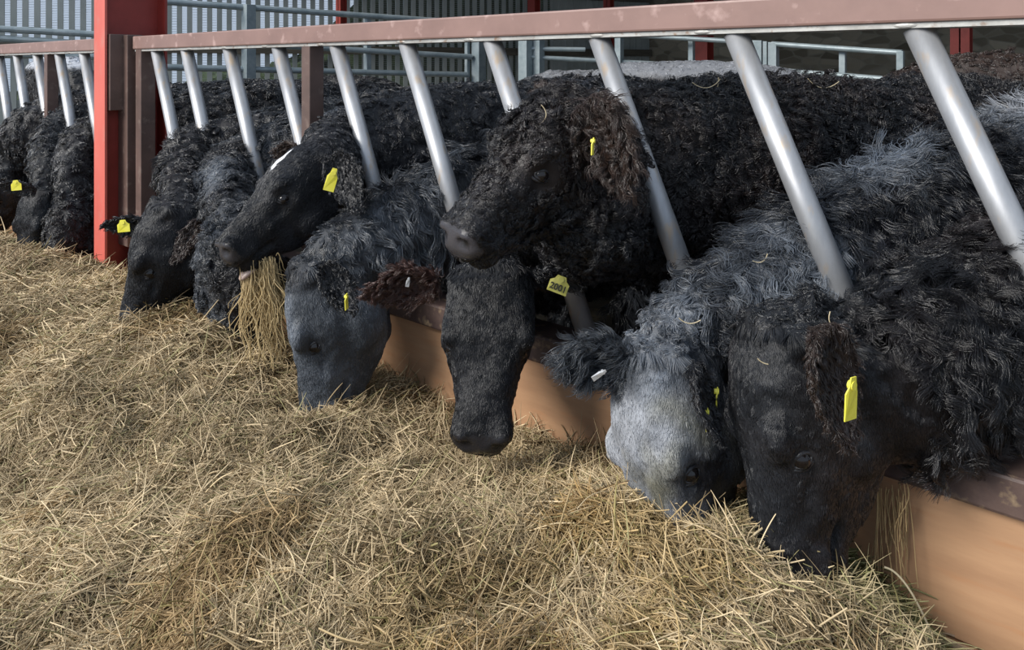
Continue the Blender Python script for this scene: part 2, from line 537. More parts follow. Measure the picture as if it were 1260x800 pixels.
def hay_strands(n, pts=6):
    # density falls off with distance from the passage end, thickness rises
    N = n * 4
    x = RNG.uniform(-9.5, .1, N); y = RNG.uniform(-1.95, -.04, N)
    P0 = np.stack([x, y, np.zeros(N)], -1)
    dz = (P0 - CAM) @ FW
    u = 630 + F * ((P0 - CAM) @ RT) / np.maximum(dz, .1)
    ok = (dz > .5) & (u > -160) & (u < 1420)
    h = hay_h(x, y)
    v = 82 + F * (CAM[2] - h) / np.maximum(dz, .1)
    ok &= (v < 980) & (h > .0)
    pr = np.clip((1.9 / np.maximum(dz, .1)) ** 1.6, 0.02, 1.0)
    ok &= RNG.random(N) < pr
    sel = np.nonzero(ok)[0][:n]
    x, y, h, dz = x[sel], y[sel], h[sel], dz[sel]
    n = len(sel)
    base = np.stack([x, y, h], -1)
    ang = 2.4 * fbm(base, 2.6, 21, 2) + RNG.normal(0, .85, n) + 1.2
    bend = RNG.normal(0, 1.1, n)
    L = RNG.gamma(2.6, .028, n) + .02
    longs = RNG.random(n) < .09
    L = np.where(longs, L * 1.3 + .06, L)
    L = np.minimum(L, .27) * (1 + .12 * (dz - 2).clip(0))
    lift = RNG.normal(.0, .25, n) + np.where(RNG.random(n) < .10, .5, 0)
    t = np.linspace(-.5, .5, pts)
    P = np.zeros((n, pts, 3))
    px, py = x.copy(), y.copy()
    a = ang[:, None] + bend[:, None] * t[None, :]
    cxs = np.cumsum(np.cos(a), 1) / pts * L[:, None]
    cys = np.cumsum(np.sin(a), 1) / pts * L[:, None]
    P[..., 0] = x[:, None] + cxs - cxs.mean(1, keepdims=True)
    P[..., 1] = np.minimum(y[:, None] + cys - cys.mean(1, keepdims=True), -.036)
    hh = hay_h(P[..., 0], P[..., 1])
    up = RNG.uniform(-.004, .022, n)
    arch = RNG.uniform(-.1, .5, n)
    P[..., 2] = .45 * hh + .55 * h[:, None] + up[:, None] + lift[:, None] * (t[None] * L[:, None]) + arch[:, None] * L[:, None] * (.25 - t[None] ** 2) * .5
    P[..., 2] = np.maximum(P[..., 2], hh - .004)
    wr = RNG.gamma(4, .00017, n) + .00028
    wr = wr * np.maximum(1, dz / 2.0) ** .9
    R = np.repeat(wr[:, None], pts, 1)
    R[:, -1] *= .4
    q = np.clip(.50 + .18 * longs + .34 * fbm(base, 6, 31, 2) + RNG.normal(0, .30, n), 0, 1.2)[:, None]
    c1 = np.array([.145, .098, .044]); c2 = np.array([.66, .52, .32])
    C = c1 + (c2 - c1) * q
    gr = (RNG.random(n) < .12)[:, None]
    C = np.where(gr, C * np.array([.62, .70, .55]), C)
    br = (fbm(base, 3.1, 77, 2)[:, None] > .45)
    C = np.where(br, C * np.array([.74, .66, .54]), C)
    # greener rummaged silage by the board at the near end
    grn = (ss(-1.0, -.6, x) * ss(-.45, -.1, y))[:, None]
    C = C * (1 - grn * np.array([.55, .42, .6]))
    damp = (ss(-1.5, -.9, x) * ss(.25, .6, fbm(base, 7, 83, 2) * .7 + .25))[:, None]
    C = C * (1 - damp * np.array([.30, .36, .50]))
    return P, R, C
P, R, C = hay_strands(255000)
curves_obj('hay_stems', P, R, C, M_HAYSTEM, hay)

# ------------------------------------------------------------------ cattle
def frame_loft(centers, rus, rls, ups, n=28, sq=2.2, bot=1.0):
    """closed loft of super-elliptic rings; returns verts, faces"""
    centers = np.array(centers, float)
    K = len(centers)
    tang = np.gradient(centers, axis=0)
    verts, faces = [], []
    for i in range(K):
        t = unit(tang[i]); u = np.array(ups[i], float)
        u = unit(u - t * (u @ t)); l = np.cross(u, t)
        for j in range(n):
            a = 2 * math.pi * j / n
            c, s = math.cos(a), math.sin(a)
            e = 2 / sq
            cc = math.copysign(abs(c) ** e, c); sn = math.copysign(abs(s) ** e, s)
            wf = 1.0 if s > 0 else 1 + (bot - 1) * abs(sn)
            verts.append(centers[i] + u * rus[i] * sn + l * rls[i] * cc * wf)
    for i in range(K - 1):
        for j in range(n):
            a = i * n + j; b = i * n + (j + 1) % n
            faces.append((a, b, b + n, a + n))
    verts.append(centers[0] - unit(tang[0]) * .3 * rls[0]); verts.append(centers[-1] + unit(tang[-1]) * .3 * rls[-1])
    s0, s1 = len(verts) - 2, len(verts) - 1
    for j in range(n):
        faces.append((s0, (j + 1) % n, j))
        faces.append((s1, (K - 1) * n + j, (K - 1) * n + (j + 1) % n))
    return verts, faces

def catmull(pts, m=5):
    pts = [np.asarray(p, float) for p in pts]
    P_ = [2 * pts[0] - pts[1]] + pts + [2 * pts[-1] - pts[-2]]
    out = []
    for i in range(1, len(P_) - 2):
        for k in range(m):
            t = k / m
            a, b, c, d = P_[i - 1], P_[i], P_[i + 1], P_[i + 2]
            out.append(.5 * ((2 * b) + (-a + c) * t + (2 * a - 5 * b + 4 * c - d) * t * t + (-a + 3 * b - 3 * c + d) * t ** 3))
    out.append(P_[-2])
    return np.array(out)

HEAD = np.array([  # u, v_top, v_bottom, half width, lower width factor
    (-.05, .000, -.10, .065, .8), (-.02, .040, -.14, .092, .8), (.03, .060, -.18, .112, .75), (.09, .066, -.215, .120, .70),
    (.15, .064, -.232, .124, .62), (.20, .056, -.235, .122, .56), (.25, .044, -.225, .102, .54), (.31, .034, -.200, .081, .56),
    (.37, .027, -.172, .071, .64), (.42, .022, -.150, .072, .74), (.455, .014, -.136, .079, .76), (.485, -.004, -.120, .070, .74),
    (.505, -.03, -.100, .046, .7)])
EU, EV = .226, -.024

def ellipsoid(verts, faces, c, ax, r, seg=12):
    bm = bmesh.new()
    bmesh.ops.create_icosphere(bm, subdivisions=2, radius=1)
    off = len(verts)
    for v in bm.verts:
        verts.append(c + ax[0] * v.co.x * r[0] + ax[1] * v.co.y * r[1] + ax[2] * v.co.z * r[2])
    for f in bm.faces:
        faces.append(tuple(off + v.index for v in f.verts))
    bm.free()

def head_mesh(verts, faces, Pp, n, d, l, s, headw=1.0, jaw=1.0):
    K = 26; ring = 36
    uu = np.linspace(HEAD[0, 0], HEAD[-1, 0], K)
    # denser near the nose
    off = len(verts)
    for i, u in enumerate(uu):
        vt, vb, hw, lo = [np.interp(u, HEAD[:, 0], HEAD[:, k]) for k in (1, 2, 3, 4)]
        hw *= headw
        vb *= 1 + (jaw - 1) * float(ss(.50, .34, np.array(u)))
        vm = vt + (vb - vt) * .42
        for j in range(ring):
            a = 2 * math.pi * j / ring
            c, sn = math.cos(a), math.sin(a)
            if sn > 0:
                e = 2 / 3.0
                v = vm + (vt - vm) * abs(sn) ** e; w_ = hw * math.copysign(abs(c) ** e, c)
            else:
                e = 2 / 2.3
                q = abs(sn) ** e
                v = vm + (vb - vm) * q; w_ = hw * math.copysign(abs(c) ** e, c) * (1 + (lo - 1) * q)
            verts.append(Pp + s * (n * u + d * v + l * w_))
    for i in range(K - 1):
        for j in range(ring):
            a = off + i * ring + j; b = off + i * ring + (j + 1) % ring
            faces.append((a, b, b + ring, a + ring))
    c0 = Pp + s * (n * (uu[0] - .01) + d * -.05); c1 = Pp + s * (n * (uu[-1] + .006) + d * -.057)
    verts.append(c0); verts.append(c1)
    for j in range(ring):
        faces.append((len(verts) - 2, off + (j + 1) % ring, off + j))
        faces.append((len(verts) - 1, off + (K - 1) * ring + j, off + (K - 1) * ring + (j + 1) % ring))
    ax = (n, d, l)
    H = lambda u, v, w_: Pp + s * (n * u + d * v + l * w_ * headw)
    for sg in (1, -1):
        ellipsoid(verts, faces, H(.165, -.145 * jaw, sg * .074), ax, (.105 * s, .080 * s, .042 * s))      # cheek
        ellipsoid(verts, faces, H(.190, .024, sg * .094), ax, (.048 * s, .028 * s, .034 * s))      # brow
        ellipsoid(verts, faces, H(.285, -.070, sg * .070), ax, (.080 * s, .020 * s, .020 * s))     # face crest
        ellipsoid(verts, faces, H(.462, -.020, sg * .050), ax, (.036 * s, .036 * s, .033 * s))     # nostril wing
        ellipsoid(verts, faces, H(.430, -.085, sg * .054), ax, (.045 * s, .030 * s, .028 * s))     # upper lip
        ellipsoid(verts, faces, H(.01, -.02, sg * .088), ax, (.04 * s, .035 * s, .035 * s))        # ear root
    ellipsoid(verts, faces, H(.440, -.138, 0), ax, (.052 * s, .026 * s, .048 * s))                 # chin
    ellipsoid(verts, faces, H(-.005, .030, 0), ax, (.050 * s, .026 * s, .066 * s))                 # poll
    return H

def limb(verts, faces, pts, radii, n=12):
    c = catmull(pts, 4)
    t0 = np.linspace(0, len(pts) - 1, len(c))
    r = np.interp(t0, range(len(pts)), radii)
    tv = unit(c[-1] - c[0])
    up = np.array([0, 1., 0]) if abs(tv[2]) > .5 else np.array([0, 0, 1.])
    v, f = frame_loft(c, r, r, [up] * len(c), n, 2.0)
    off = len(verts)
    verts.extend(v); faces.extend(tuple(off + i for i in q) for q in f)

def remeshed(verts, faces, voxel, smooth):
    me = D.meshes.new('tmp')
    me.from_pydata([tuple(v) for v in verts], [], faces)
    bm = bmesh.new(); bm.from_mesh(me)
    bmesh.ops.recalc_face_normals(bm, faces=bm.faces)
    bm.to_mesh(me); bm.free()
    o = D.objects.new('tmp', me); COL.objects.link(o)
    m = o.modifiers.new('r', 'REMESH'); m.mode = 'VOXEL'; m.voxel_size = voxel; m.use_smooth_shade = True
    m = o.modifiers.new('s', 'SMOOTH'); m.factor = .5; m.iterations = smooth
    dg = bpy.context.evaluated_depsgraph_get()
    out = D.meshes.new_from_object(o.evaluated_get(dg), depsgraph=dg)
    D.objects.remove(o); D.meshes.remove(me)
    return out

def get_v(me):
    a = np.empty(len(me.vertices) * 3, np.float32)
    me.vertices.foreach_get('co', a)
    return a.reshape(-1, 3).astype(float)

def tri_samples(me, n, wfun):
    me.calc_loop_triangles()
    T = np.empty(len(me.loop_triangles) * 3, np.int32)
    me.loop_triangles.foreach_get('vertices', T)
    T = T.reshape(-1, 3)
    V_ = get_v(me)
    N_ = np.empty(len(me.vertices) * 3, np.float32)
    me.vertices.foreach_get('normal', N_)
    N_ = N_.reshape(-1, 3)
    a, b, c = V_[T[:, 0]], V_[T[:, 1]], V_[T[:, 2]]
    ar = np.linalg.norm(np.cross(b - a, c - a), axis=1) / 2
    cen = (a + b + c) / 3
    nn = unit_rows(N_[T].mean(1))
    w_ = ar * wfun(cen, nn)
    tot = w_.sum()
    n = int(n) if n else int(tot)
    pick = RNG.choice(len(T), n, p=w_ / tot)
    r1 = np.sqrt(RNG.random(n)); r2 = RNG.random(n)
    bc = np.stack([1 - r1, r1 * (1 - r2), r1 * r2], -1)
    P_ = (V_[T[pick]] * bc[..., None]).sum(1)
    Nn = unit_rows((N_[T[pick]] * bc[..., None]).sum(1))
    return P_, Nn

def unit_rows(v):
    return v / np.maximum(np.linalg.norm(v, axis=-1, keepdims=True), 1e-9)

def view_weight(P_, N_):
    d = P_ - CAM
    z = d @ FW
    zz = np.maximum(z, .2)
    u = 630 + F * (d @ RT) / zz; v = 82 - F * (d @ UP) / zz
    dirn = unit_rows(d)
    face = -(dirn * N_).sum(1)
    inside = (u > -120) & (u < 1400) & (v > -60) & (v < 900) & (z > .3)
    w_ = np.where(face > -.25, 1.0, .06) * np.where(inside, 1.0, .03)
    return w_ / zz ** 2, zz

def near_lock(P_, spacing, jitter_seed):
    """assign each root to a lock centre; centres are a random subset of the roots"""
    n = len(P_)
    area_per = spacing ** 2
    d = RNG.permutation(n)
    # pick centres by hashing cells of the given spacing
    q = np.floor(P_[d] / spacing).astype(np.int64)
    key = q[:, 0] * 73856093 ^ q[:, 1] * 19349663 ^ q[:, 2] * 83492791
    _, first = np.unique(key, return_index=True)
    cen = d[first]
    kd = kdtree.KDTree(len(cen))
    for i, c in enumerate(cen):
        kd.insert(P_[c], i)
    kd.balance()
    near = np.array([kd.find(p)[1] for p in P_])
    return cen, near

def grow(P_, N_, comb, length, wave, nwave, clump, lock, k, rad, lift=.5, jit=.25, seed=0, ring=.35):
    """strands with clumped, waved locks. comb N x 3, length N, wave N"""
    n = len(P_)
    cen, near = near_lock(P_, lock, seed)
    m = len(cen)
    T = unit_rows(comb - (comb * N_).sum(1, keepdims=True) * N_)
    lockj = RNG.normal(0, 1, (m, 3)) * jit
    dirn = unit_rows(T + lockj[near] + RNG.normal(0, jit * .18, (n, 3)))
    liftk = (lift + RNG.normal(0, .18, m))[near][:, None]
    e1 = unit_rows(np.cross(dirn, N_)); e2 = unit_rows(np.cross(e1, dirn))
    ph = RNG.uniform(0, 6.28, m)[near] + RNG.normal(0, .22, n)
    nw = (nwave * RNG.uniform(.7, 1.35, m))[near]
    hand = np.where(RNG.random(m) < .5, 1., -1.)[near]
    ll = (length * RNG.uniform(.75, 1.2, m)[near] * RNG.uniform(.8, 1.1, n))
    amp = wave * RNG.uniform(.6, 1.3, m)[near]
    t = np.linspace(0, 1, k)
    out = np.zeros((n, k, 3))
    rootoff = (P_[cen][near] - P_)
    for i, tt in enumerate(t):
        g = tt ** .8
        up = liftk * (1 - .75 * tt) * tt
        c = dirn * (tt * ll)[:, None] + N_ * (ll[:, None] * up)
        a = ph + nw * 6.28 * tt
        c += (e1 * (amp * (np.cos(a) - np.cos(ph)))[:, None] + e2 * (amp * np.sin(a) * hand * ring)[:, None]) * min(1, tt * 2.2)
        out[:, i] = P_ + c + rootoff * (clump * math.sin(min(1, tt * 1.25) * 1.57))
    # never sink under the skin
    dd = ((out - P_[:, None]) * N_[:, None]).sum(-1)
    out += N_[:, None] * np.maximum(0, .001 + .012 * 0 - dd)[..., None]
    R = rad[:, None] * (1 - .75 * t[None] ** 2)
    return out, R, near

def mix(a, b, t):
    t = np.asarray(t)[..., None]
    return np.asarray(a) * (1 - t) + np.asarray(b) * t

BLK = np.array([.0058, .0062, .0080])
BRN = np.array([.028, .017, .013])
GRY = np.array([.075, .085, .10])
WHT = np.array([.42, .44, .48])

def make_ear(cow, base, dirn, face, length, width, colr, fur_len, droop=.15, tagspec=None, nfur=1500, seed=0, furcomb=None, fr=.0):
    """cupped leaf: dirn from root to tip, face = direction the hollow looks at"""
    dirn = unit(dirn); face = unit(face - dirn * (np.asarray(face) @ dirn)); side = np.cross(dirn, face)
    K, J = 14, 9
    verts, faces = [], []
    for layer in (0, 1):
        for i in range(K):
            t = i / (K - 1)
            wv = width * (0.30 + .95 * math.sin(min(1, t * 1.12 + .05) * math.pi * .93) ** .8 * (1 - .30 * t)) * .8
            if t > .8:
                wv *= max(.10, math.sqrt(max(0, 1 - ((t - .8) / .2) ** 2)))
            cup = .95 * (1 - .55 * t)
            for j in range(J):
                a = (j / (J - 1) - .5) * 2
                th = a * cup * 1.25
                x = math.sin(th) / max(.3, cup * 1.25) * wv
                y = -math.cos(th) * wv * .85 + wv * .5
                p = base + dirn * (length * t) + side * x + face * (y) + np.array([0, 0, -1]) * droop * length * t * t
                if layer: p = p - face * .007 * (1 - .5 * t)
                verts.append(p)
    for layer in (0, 1):
        o = layer * K * J
        for i in range(K - 1):
            for j in range(J - 1):
                q = (o + i * J + j, o + i * J + j + 1, o + (i + 1) * J + j + 1, o + (i + 1) * J + j)
                faces.append(q if layer else q[::-1])
    o = K * J
    for i in range(K - 1):
        for j in (0, J - 1):
            faces.append((i * J + j, (i + 1) * J + j, o + (i + 1) * J + j, o + i * J + j))
    for i in (0, K - 1):
        for j in range(J - 1):
            faces.append((i * J + j, i * J + j + 1, o + i * J + j + 1, o + i * J + j))
    me = D.meshes.new('ear')
    me.from_pydata([tuple(v) for v in verts], [], faces)
    bm = bmesh.new(); bm.from_mesh(me); bmesh.ops.recalc_face_normals(bm, faces=bm.faces); bm.to_mesh(me); bm.free()
    me.polygons.foreach_set('use_smooth', [True] * len(me.polygons))
    ca = me.attributes.new('col', 'FLOAT_COLOR', 'POINT')
    cc = np.ones((len(me.vertices), 4), np.float32); cc[:, :3] = colr * .8
    ca.data.foreach_set('color', cc.ravel())
    ear = link('ear', me, None, M_HIDE)
    keep(ear, cow)
    # hair
    Pp, Nn = tri_samples(me, nfur, lambda c, n: np.ones(len(c)))
    cmb = np.tile(dirn if furcomb is None else furcomb, (len(Pp), 1)) + .5 * np.outer(((Pp - base) @ side) / width, side)
    cmb = cmb + np.array([0, 0, -.35])
    z = depth_of(Pp)
    rr = .00040 * z
    P_, R_, nr = grow(Pp, Nn, cmb, np.full(len(Pp), fur_len), np.full(len(Pp), .12 * fur_len), 1.0, .6, .014, 7, rr, .55, .35)
    Cc = np.tile(colr, (len(Pp), 1)) * RNG.uniform(.7, 1.5, (len(Pp), 1))
    h = curves_obj('ear_hair', P_, R_, Cc, M_FUR)
    h.parent = ear
    if tagspec:
        for (tp, tu, tn, w_, hgt, mt, txt) in tagspec:
            ear_tag(ear, tp, tu, tn, w_, hgt, mt, txt, cow)
    return ear

def ear_tag(ear, pos, upv, nrm, w_, hgt, mat, txt, cow):
    nrm = unit(nrm); upv = unit(upv - nrm * (upv @ nrm)); sd = np.cross(upv, nrm)
    bm = bmesh.new()
    prof = [(-.22, .5), (.22, .5), (.30, .28), (.5, .12), (.5, -.5), (-.5, -.5), (-.5, .12), (-.30, .28)]
    lay = []
    for off in (-.0012, .0012):
        vs = []
        for a, b in prof:
            q = pos + sd * a * w_ + upv * b * hgt + nrm * (off + .004 * math.cos(a * 3))
            vs.append(bm.verts.new(q))
        lay.append(vs)
    bm.faces.new(lay[0][::-1]); bm.faces.new(lay[1])
    for i in range(8):
        bm.faces.new((lay[0][i], lay[0][(i + 1) % 8], lay[1][(i + 1) % 8], lay[1][i]))
    c = pos + upv * .30 * hgt
    tube(bm, c - nrm * .004, c + nrm * .006, min(.008, .3 * w_), 12)
    t = from_bm('ear_tag', bm, mat)
    t.parent = ear
    t['label'] = 'yellow plastic ear tag' if mat is not M_TAGMETAL else 'small pale metal ear tag'
    if txt:
        # written digits, part of the tag mesh
        cu = D.curves.new('digits', 'FONT'); cu.body = txt; cu.size = hgt * .50; cu.extrude = .0004; cu.align_x = 'CENTER'; cu.align_y = 'CENTER'; cu.offset = .0005
        to = D.objects.new('digits', cu); COL.objects.link(to)
        dg = bpy.context.evaluated_depsgraph_get()
        tm = D.meshes.new_from_object(to.evaluated_get(dg)); D.objects.remove(to)
        rot = Matrix(((sd[0], upv[0], nrm[0], 0), (sd[1], upv[1], nrm[1], 0), (sd[2], upv[2], nrm[2], 0), (0, 0, 0, 1)))
        q = pos + nrm * .0052 - upv * .18 * hgt
        tm.transform(Matrix.Translation(q) @ rot)
        b2 = bmesh.new(); b2.from_mesh(t.data); nb = len(b2.faces); b2.from_mesh(tm)
        b2.faces.ensure_lookup_table()
        for f in b2.faces[nb:]: f.material_index = 1
        b2.to_mesh(t.data); b2.free()
        t.data.materials.append(M_INK)
        for p_ in t.data.polygons:
            p_.material_index = 1 if p_.index >= nb else 0

def make_cow(label, poll, n, d, s, gatep, withers, yaw, colfn, group='cattle feeding at the barrier', curl=1.0, headcurl=0.0, face_len=.008,
             neck_len=.05, body_len=.04, dens=1.0, voxel=.010, ears=(), headw=1.0, neckr=(.135, .165, .26), mouth=False, H_=1.28, lean=0.0,
             nroll=None, name='cow', nwav=1.6, pale_nose=0.0, wav=.007, fl=1.0, neckmid=None, clump=.55, lock=.026, ring=.35, lift=.33, jaw=1.08):
    """poll: world point between the ears; gatep: where the neck passes the barrier; withers: (x, y); yaw: heading of the rump"""
    n = unit(n); d = unit(d - n * (d @ n)); l = np.cross(d, n)
    verts, faces = [], []
    Hf = head_mesh(verts, faces, poll, n, d, l, s, headw, jaw)
    bdir = np.array([math.cos(yaw), math.sin(yaw), 0])
    wx = np.array([withers[0], withers[1], 0.0])
    ch = H_ - .37
    J0 = Hf(.11, -.125, 0); J1 = Hf(-.01, -.10, 0)
    gp = np.array(gatep, float)
    sh = wx + np.array([0, 0, ch + .02])
    pre = (gp * .42 + sh * .58) + np.array([0, 0, .03])
    cs = [J0, J1] + ([np.array(neckmid)] if neckmid is not None else []) + [gp, pre, sh + bdir * .10, sh + bdir * .55, sh + bdir * 1.0, sh + bdir * 1.35, sh + bdir * 1.52]
    hu = n * -.2 + d
    ru = [.10 * s, .125] + ([neckr[0]] if neckmid is not None else []) + [neckr[1], neckr[2], .35, .36, .35, .30, .17]
    rl = [.06, .078] + ([neckr[0] * .72] if neckmid is not None else []) + [neckr[1] * .68, neckr[2] * .62, .20, .225, .225, .19, .10]
    ups = [d, d * .7 + UP * .3] + ([d * .3 + UP * .7] if neckmid is not None else []) + [UP] * 7
    c = catmull(cs, 5)
    t0 = np.linspace(0, len(cs) - 1, len(c))
    RU = np.interp(t0, range(len(cs)), ru); RL = np.interp(t0, range(len(cs)), rl)
    UPS = np.stack([np.interp(t0, range(len(cs)), np.array(ups)[:, k]) for k in range(3)], -1)
    v, f = frame_loft(c, RU, RL, UPS, 32, 2.15)
    off = len(verts); verts.extend(v); faces.extend(tuple(off + i for i in q) for q in f)
    ld = np.array([-bdir[1], bdir[0], 0])
    g = lambda a, b, z: wx + bdir * a + ld * b + np.array([0, 0, z])
    for sg in (1, -1):
        limb(verts, faces, [g(.12, sg * .17, .75), g(.14, sg * .18, .52), g(.10, sg * .16, .34), g(.12, sg * .16, .12), g(.10, sg * .16, .035)], [.13, .085, .05, .036, .055])
        limb(verts, faces, [g(1.22, sg * .17, .85), g(1.12, sg * .19, .60), g(1.36, sg * .17, .40), g(1.33, sg * .16, .14), g(1.29, sg * .16, .035)], [.17, .115, .058, .04, .058])
    limb(verts, faces, [g(1.50, 0, 1.16), g(1.60, 0, 1.05), g(1.62, 0, .8), g(1.62, 0, .45)], [.05, .035, .025, .045], 10)
    me = remeshed(verts, faces, voxel, int(.085 / voxel))
    V_ = get_v(me)
    me2N = np.empty(len(me.vertices) * 3, np.float32); me.vertices.foreach_get('normal', me2N); Nv = me2N.reshape(-1, 3).astype(float)
    def loc(P_):
        q = (P_ - poll) / s
        return q @ n, q @ d, (q @ l) / headw
    u, vv, ww = loc(V_)
    onhead = (u > -.05) & (u < .54) & (np.abs(ww) < .15) & (vv > -.28) & (vv < .1)
    disp = np.zeros_like(V_)
    for sg in (1, -1):
        # eye socket
        r2 = ((u - EU) ** 2 / .034 ** 2 + (vv - EV) ** 2 / .022 ** 2)
        m = onhead & (ww * sg > .04)
        disp -= (l * sg)[None] * (np.where(m, np.exp(-r2) * .013 * s, 0))[:, None]
        r2 = ((u - EU - .045) ** 2 / .035 ** 2 + (vv - EV + .025) ** 2 / .016 ** 2)
        disp -= (l * sg)[None] * (np.where(m, np.exp(-r2) * .008 * s, 0))[:, None]
        # nostril
        r2 = ((u - .487) ** 2 / .018 ** 2 + (vv + .022) ** 2 / .014 ** 2 + (ww - sg * .048) ** 2 / .019 ** 2)
        disp -= (n * .7 + l * sg * .5 - d * .0)[None] * (np.where(onhead, np.exp(-r2) * .032 * s, 0))[:, None]
        # side of the mouth
        r2 = ((vv + .108 - (u - .44) * .12) ** 2 / .009 ** 2) + np.maximum(0, .37 - u) ** 2 / .02 ** 2
        m = onhead & (u > .30)
        disp -= Nv * (np.where(m, np.exp(-r2) * .010 * s, 0))[:, None]
    # slight dish between the eyes, soft irregular folds
    r2 = ((u - .27) ** 2 / .09 ** 2 + (ww) ** 2 / .045 ** 2)
    disp -= d[None] * np.where(onhead & (vv > -.04), np.exp(-r2) * .006 * s, 0)[:, None]
    hf = np.clip(ss(.02, .10, u), 0, 1) * onhead
    disp += Nv * (fbm(V_, 22, 3, 3) * (.0042 * hf))[:, None]
    bodyw = 1 - hf
    disp += Nv * ((fbm(V_, 7, 5, 3) * .012 + fbm(V_, 24, 6, 2) * .006) * bodyw * (.5 + .5 * curl))[:, None]
    V_ = V_ + disp
    me.vertices.foreach_set('co', V_.astype(np.float32).ravel())
    me.update()
    cow = empty(name, (float(wx[0]), float(wx[1]), 0), label=label, cat='cow', group=group)
    u, vv, ww = loc(V_)
    colv = colfn(V_, u, vv, ww)
    # bare muzzle
    pad = ss(.458, .476, u - .35 * np.maximum(0, vv - .0) * 0 + .0) * ss(-.078, -.064, vv) * ss(.020, .008, vv) * (np.abs(ww) < .12) * (u < .56)
    padc = np.array([.020, .019, .021]) * (1 - pale_nose) + np.array([.055, .053, .060]) * pale_nose
    colv = mix(colv, padc, 0 * pad) * (1 - pad[:, None]) + padc[None] * pad[:, None]
    for sg in (1, -1):
        r2 = ((u - .484) ** 2 / .020 ** 2 + (vv + .022) ** 2 / .013 ** 2 + (ww - sg * .048) ** 2 / .017 ** 2)
        colv = colv * (1 - .9 * np.exp(-r2 ** 2))[:, None]
    ca = me.attributes.new('col', 'FLOAT_COLOR', 'POINT')
    cc = np.ones((len(V_), 4), np.float32); cc[:, :3] = colv
    ca.data.foreach_set('color', cc.ravel())
    pa = me.attributes.new('pad', 'FLOAT', 'POINT'); pa.data.foreach_set('value', pad.astype(np.float32))
    me.polygons.foreach_set('use_smooth', [True] * len(me.polygons))
    body = link('body', me, None, M_HIDE)
    keep(body, cow)
    # eyes
    bvh = BVHTree.FromPolygons([Vector(v) for v in V_], [tuple(p.vertices) for p in me.polygons])
    if len(TREES) < 5: TREES.append(bvh)
    for sg in (1, -1):
        st = Hf(EU, EV, 0) + l * sg * .3
        hit = bvh.ray_cast(Vector(st), Vector(-l * sg))
        if hit[0] is None: continue
        hp = np.array(hit[0]); on = unit(l * sg * 1.0 + d * .25 + n * .1)
        ec = hp - on * .0080 * s
        bm = bmesh.new(); bmesh.ops.create_uvsphere(bm, u_segments=20, v_segments=14, radius=.0215 * s)
        for q in bm.verts: q.co = Vector(ec) + q.co
        keep(from_bm('eye', bm, M_EYE, smooth=True), cow)
        # lids: an almond ring hugging the eyeball plus heavy upper lid fold
        tl = n * .62 + d * .78; tl = unit(tl - on * (tl @ on)); tv = np.cross(on, tl) * (1 if np.cross(on, tl) @ d > 0 else -1)
        for (ra, rb, rr, lift_) in ((.0205, .0128, .0046, .0140), (.0290, .0200, .0058, .007)):
            bm = bmesh.new(); loop = []
            for a_ in range(24):
                th = a_ / 24 * 2 * math.pi
                cc_ = ec + s * (tl * ra * math.cos(th) + tv * rb * math.sin(th) * (1.0 if math.sin(th) > 0 else .8) + on * (lift_ - .006 * math.cos(th) ** 2))
                outd = unit(tl * math.cos(th) * rb + tv * math.sin(th) * ra)
                thick = rr * (1.25 if math.sin(th) > 0 else .9)
                loop.append([bm.verts.new(cc_ + s * thick * (outd * math.cos(b_ / 8 * 6.283) + on * math.sin(b_ / 8 * 6.283))) for b_ in range(8)])
            for a_ in range(24):
                for b_ in range(8):
                    bm.faces.new((loop[a_][b_], loop[(a_ + 1) % 24][b_], loop[(a_ + 1) % 24][(b_ + 1) % 8], loop[a_][(b_ + 1) % 8]))
            keep(from_bm('eyelid', bm, M_LID, smooth=True), cow)
    # coat
    def wf(cen, nn):
        w_, zz = view_weight(cen, nn)
        a, b, c_ = loc(cen)
        hd = (a > .02) & (a < .56) & (np.abs(c_) < .16) & (b > -.29) & (b < .12)
        w_ = w_ * np.where(hd, 2.6 * (1.0 if headcurl < .5 else .8), 1.0)
        muz = hd & (a > .466) & (b > -.07) & (b < .012)
        eye = hd & ((a - EU) ** 2 + (b - EV) ** 2 < (.028 + .014 * headcurl) ** 2) & (np.abs(c_) > .05)
        return w_ * np.where(muz | eye, 0.0, 1.0) * 165000 * dens
    Pp, Nn = tri_samples(me, None, wf)
    a, b, c_ = loc(Pp)
    hz = np.clip(ss(-.05, .02, a + .25 * np.minimum(0, b + .12) + .012 * fbm(Pp, 30, 71, 2)), 0, 1) * ((a < .56) & (np.abs(c_) < .16) & (b > -.29) & (b < .12))
    headm = hz > .5
    bodym = ss(.25, .75, Pp[:, 1] - wx[1] + .25)
    Ln = neck_len * (1 - bodym) + body_len * bodym
    fcl = face_len * (1 + .0 * a)
    reye = np.sqrt((a - EU) ** 2 + (b - EV) ** 2) + .2 * (np.abs(c_) < .05)
    hc = face_len * (1 - headcurl) + headcurl * np.interp(a, [.0, .28, .36, .43], [.040, .030, .012, .004]) * np.interp(reye, [.045, .12], [.12, 1])
    Ln = Ln * (1 - hz) + hc * hz
    Ln = Ln * (.75 + .5 * (fbm(Pp, 6, 12, 2) * .5 + .5))
    dpol = np.linalg.norm(Pp - poll, axis=1)
    if headcurl < .3: Ln = Ln * np.where(hz > .5, 1, np.interp(dpol, [.08, .34], [.22, 1.0]))
    combb = np.array([0, 0, -1.0]) + bdir * .35 + .5 * np.stack([fbm(Pp, 3.2, 40 + k, 2) for k in range(3)], -1) * curl
    combh = -d * .2 + n * .9 + .25 * np.stack([fbm(Pp, 9, 50 + k, 1) for k in range(3)], -1)
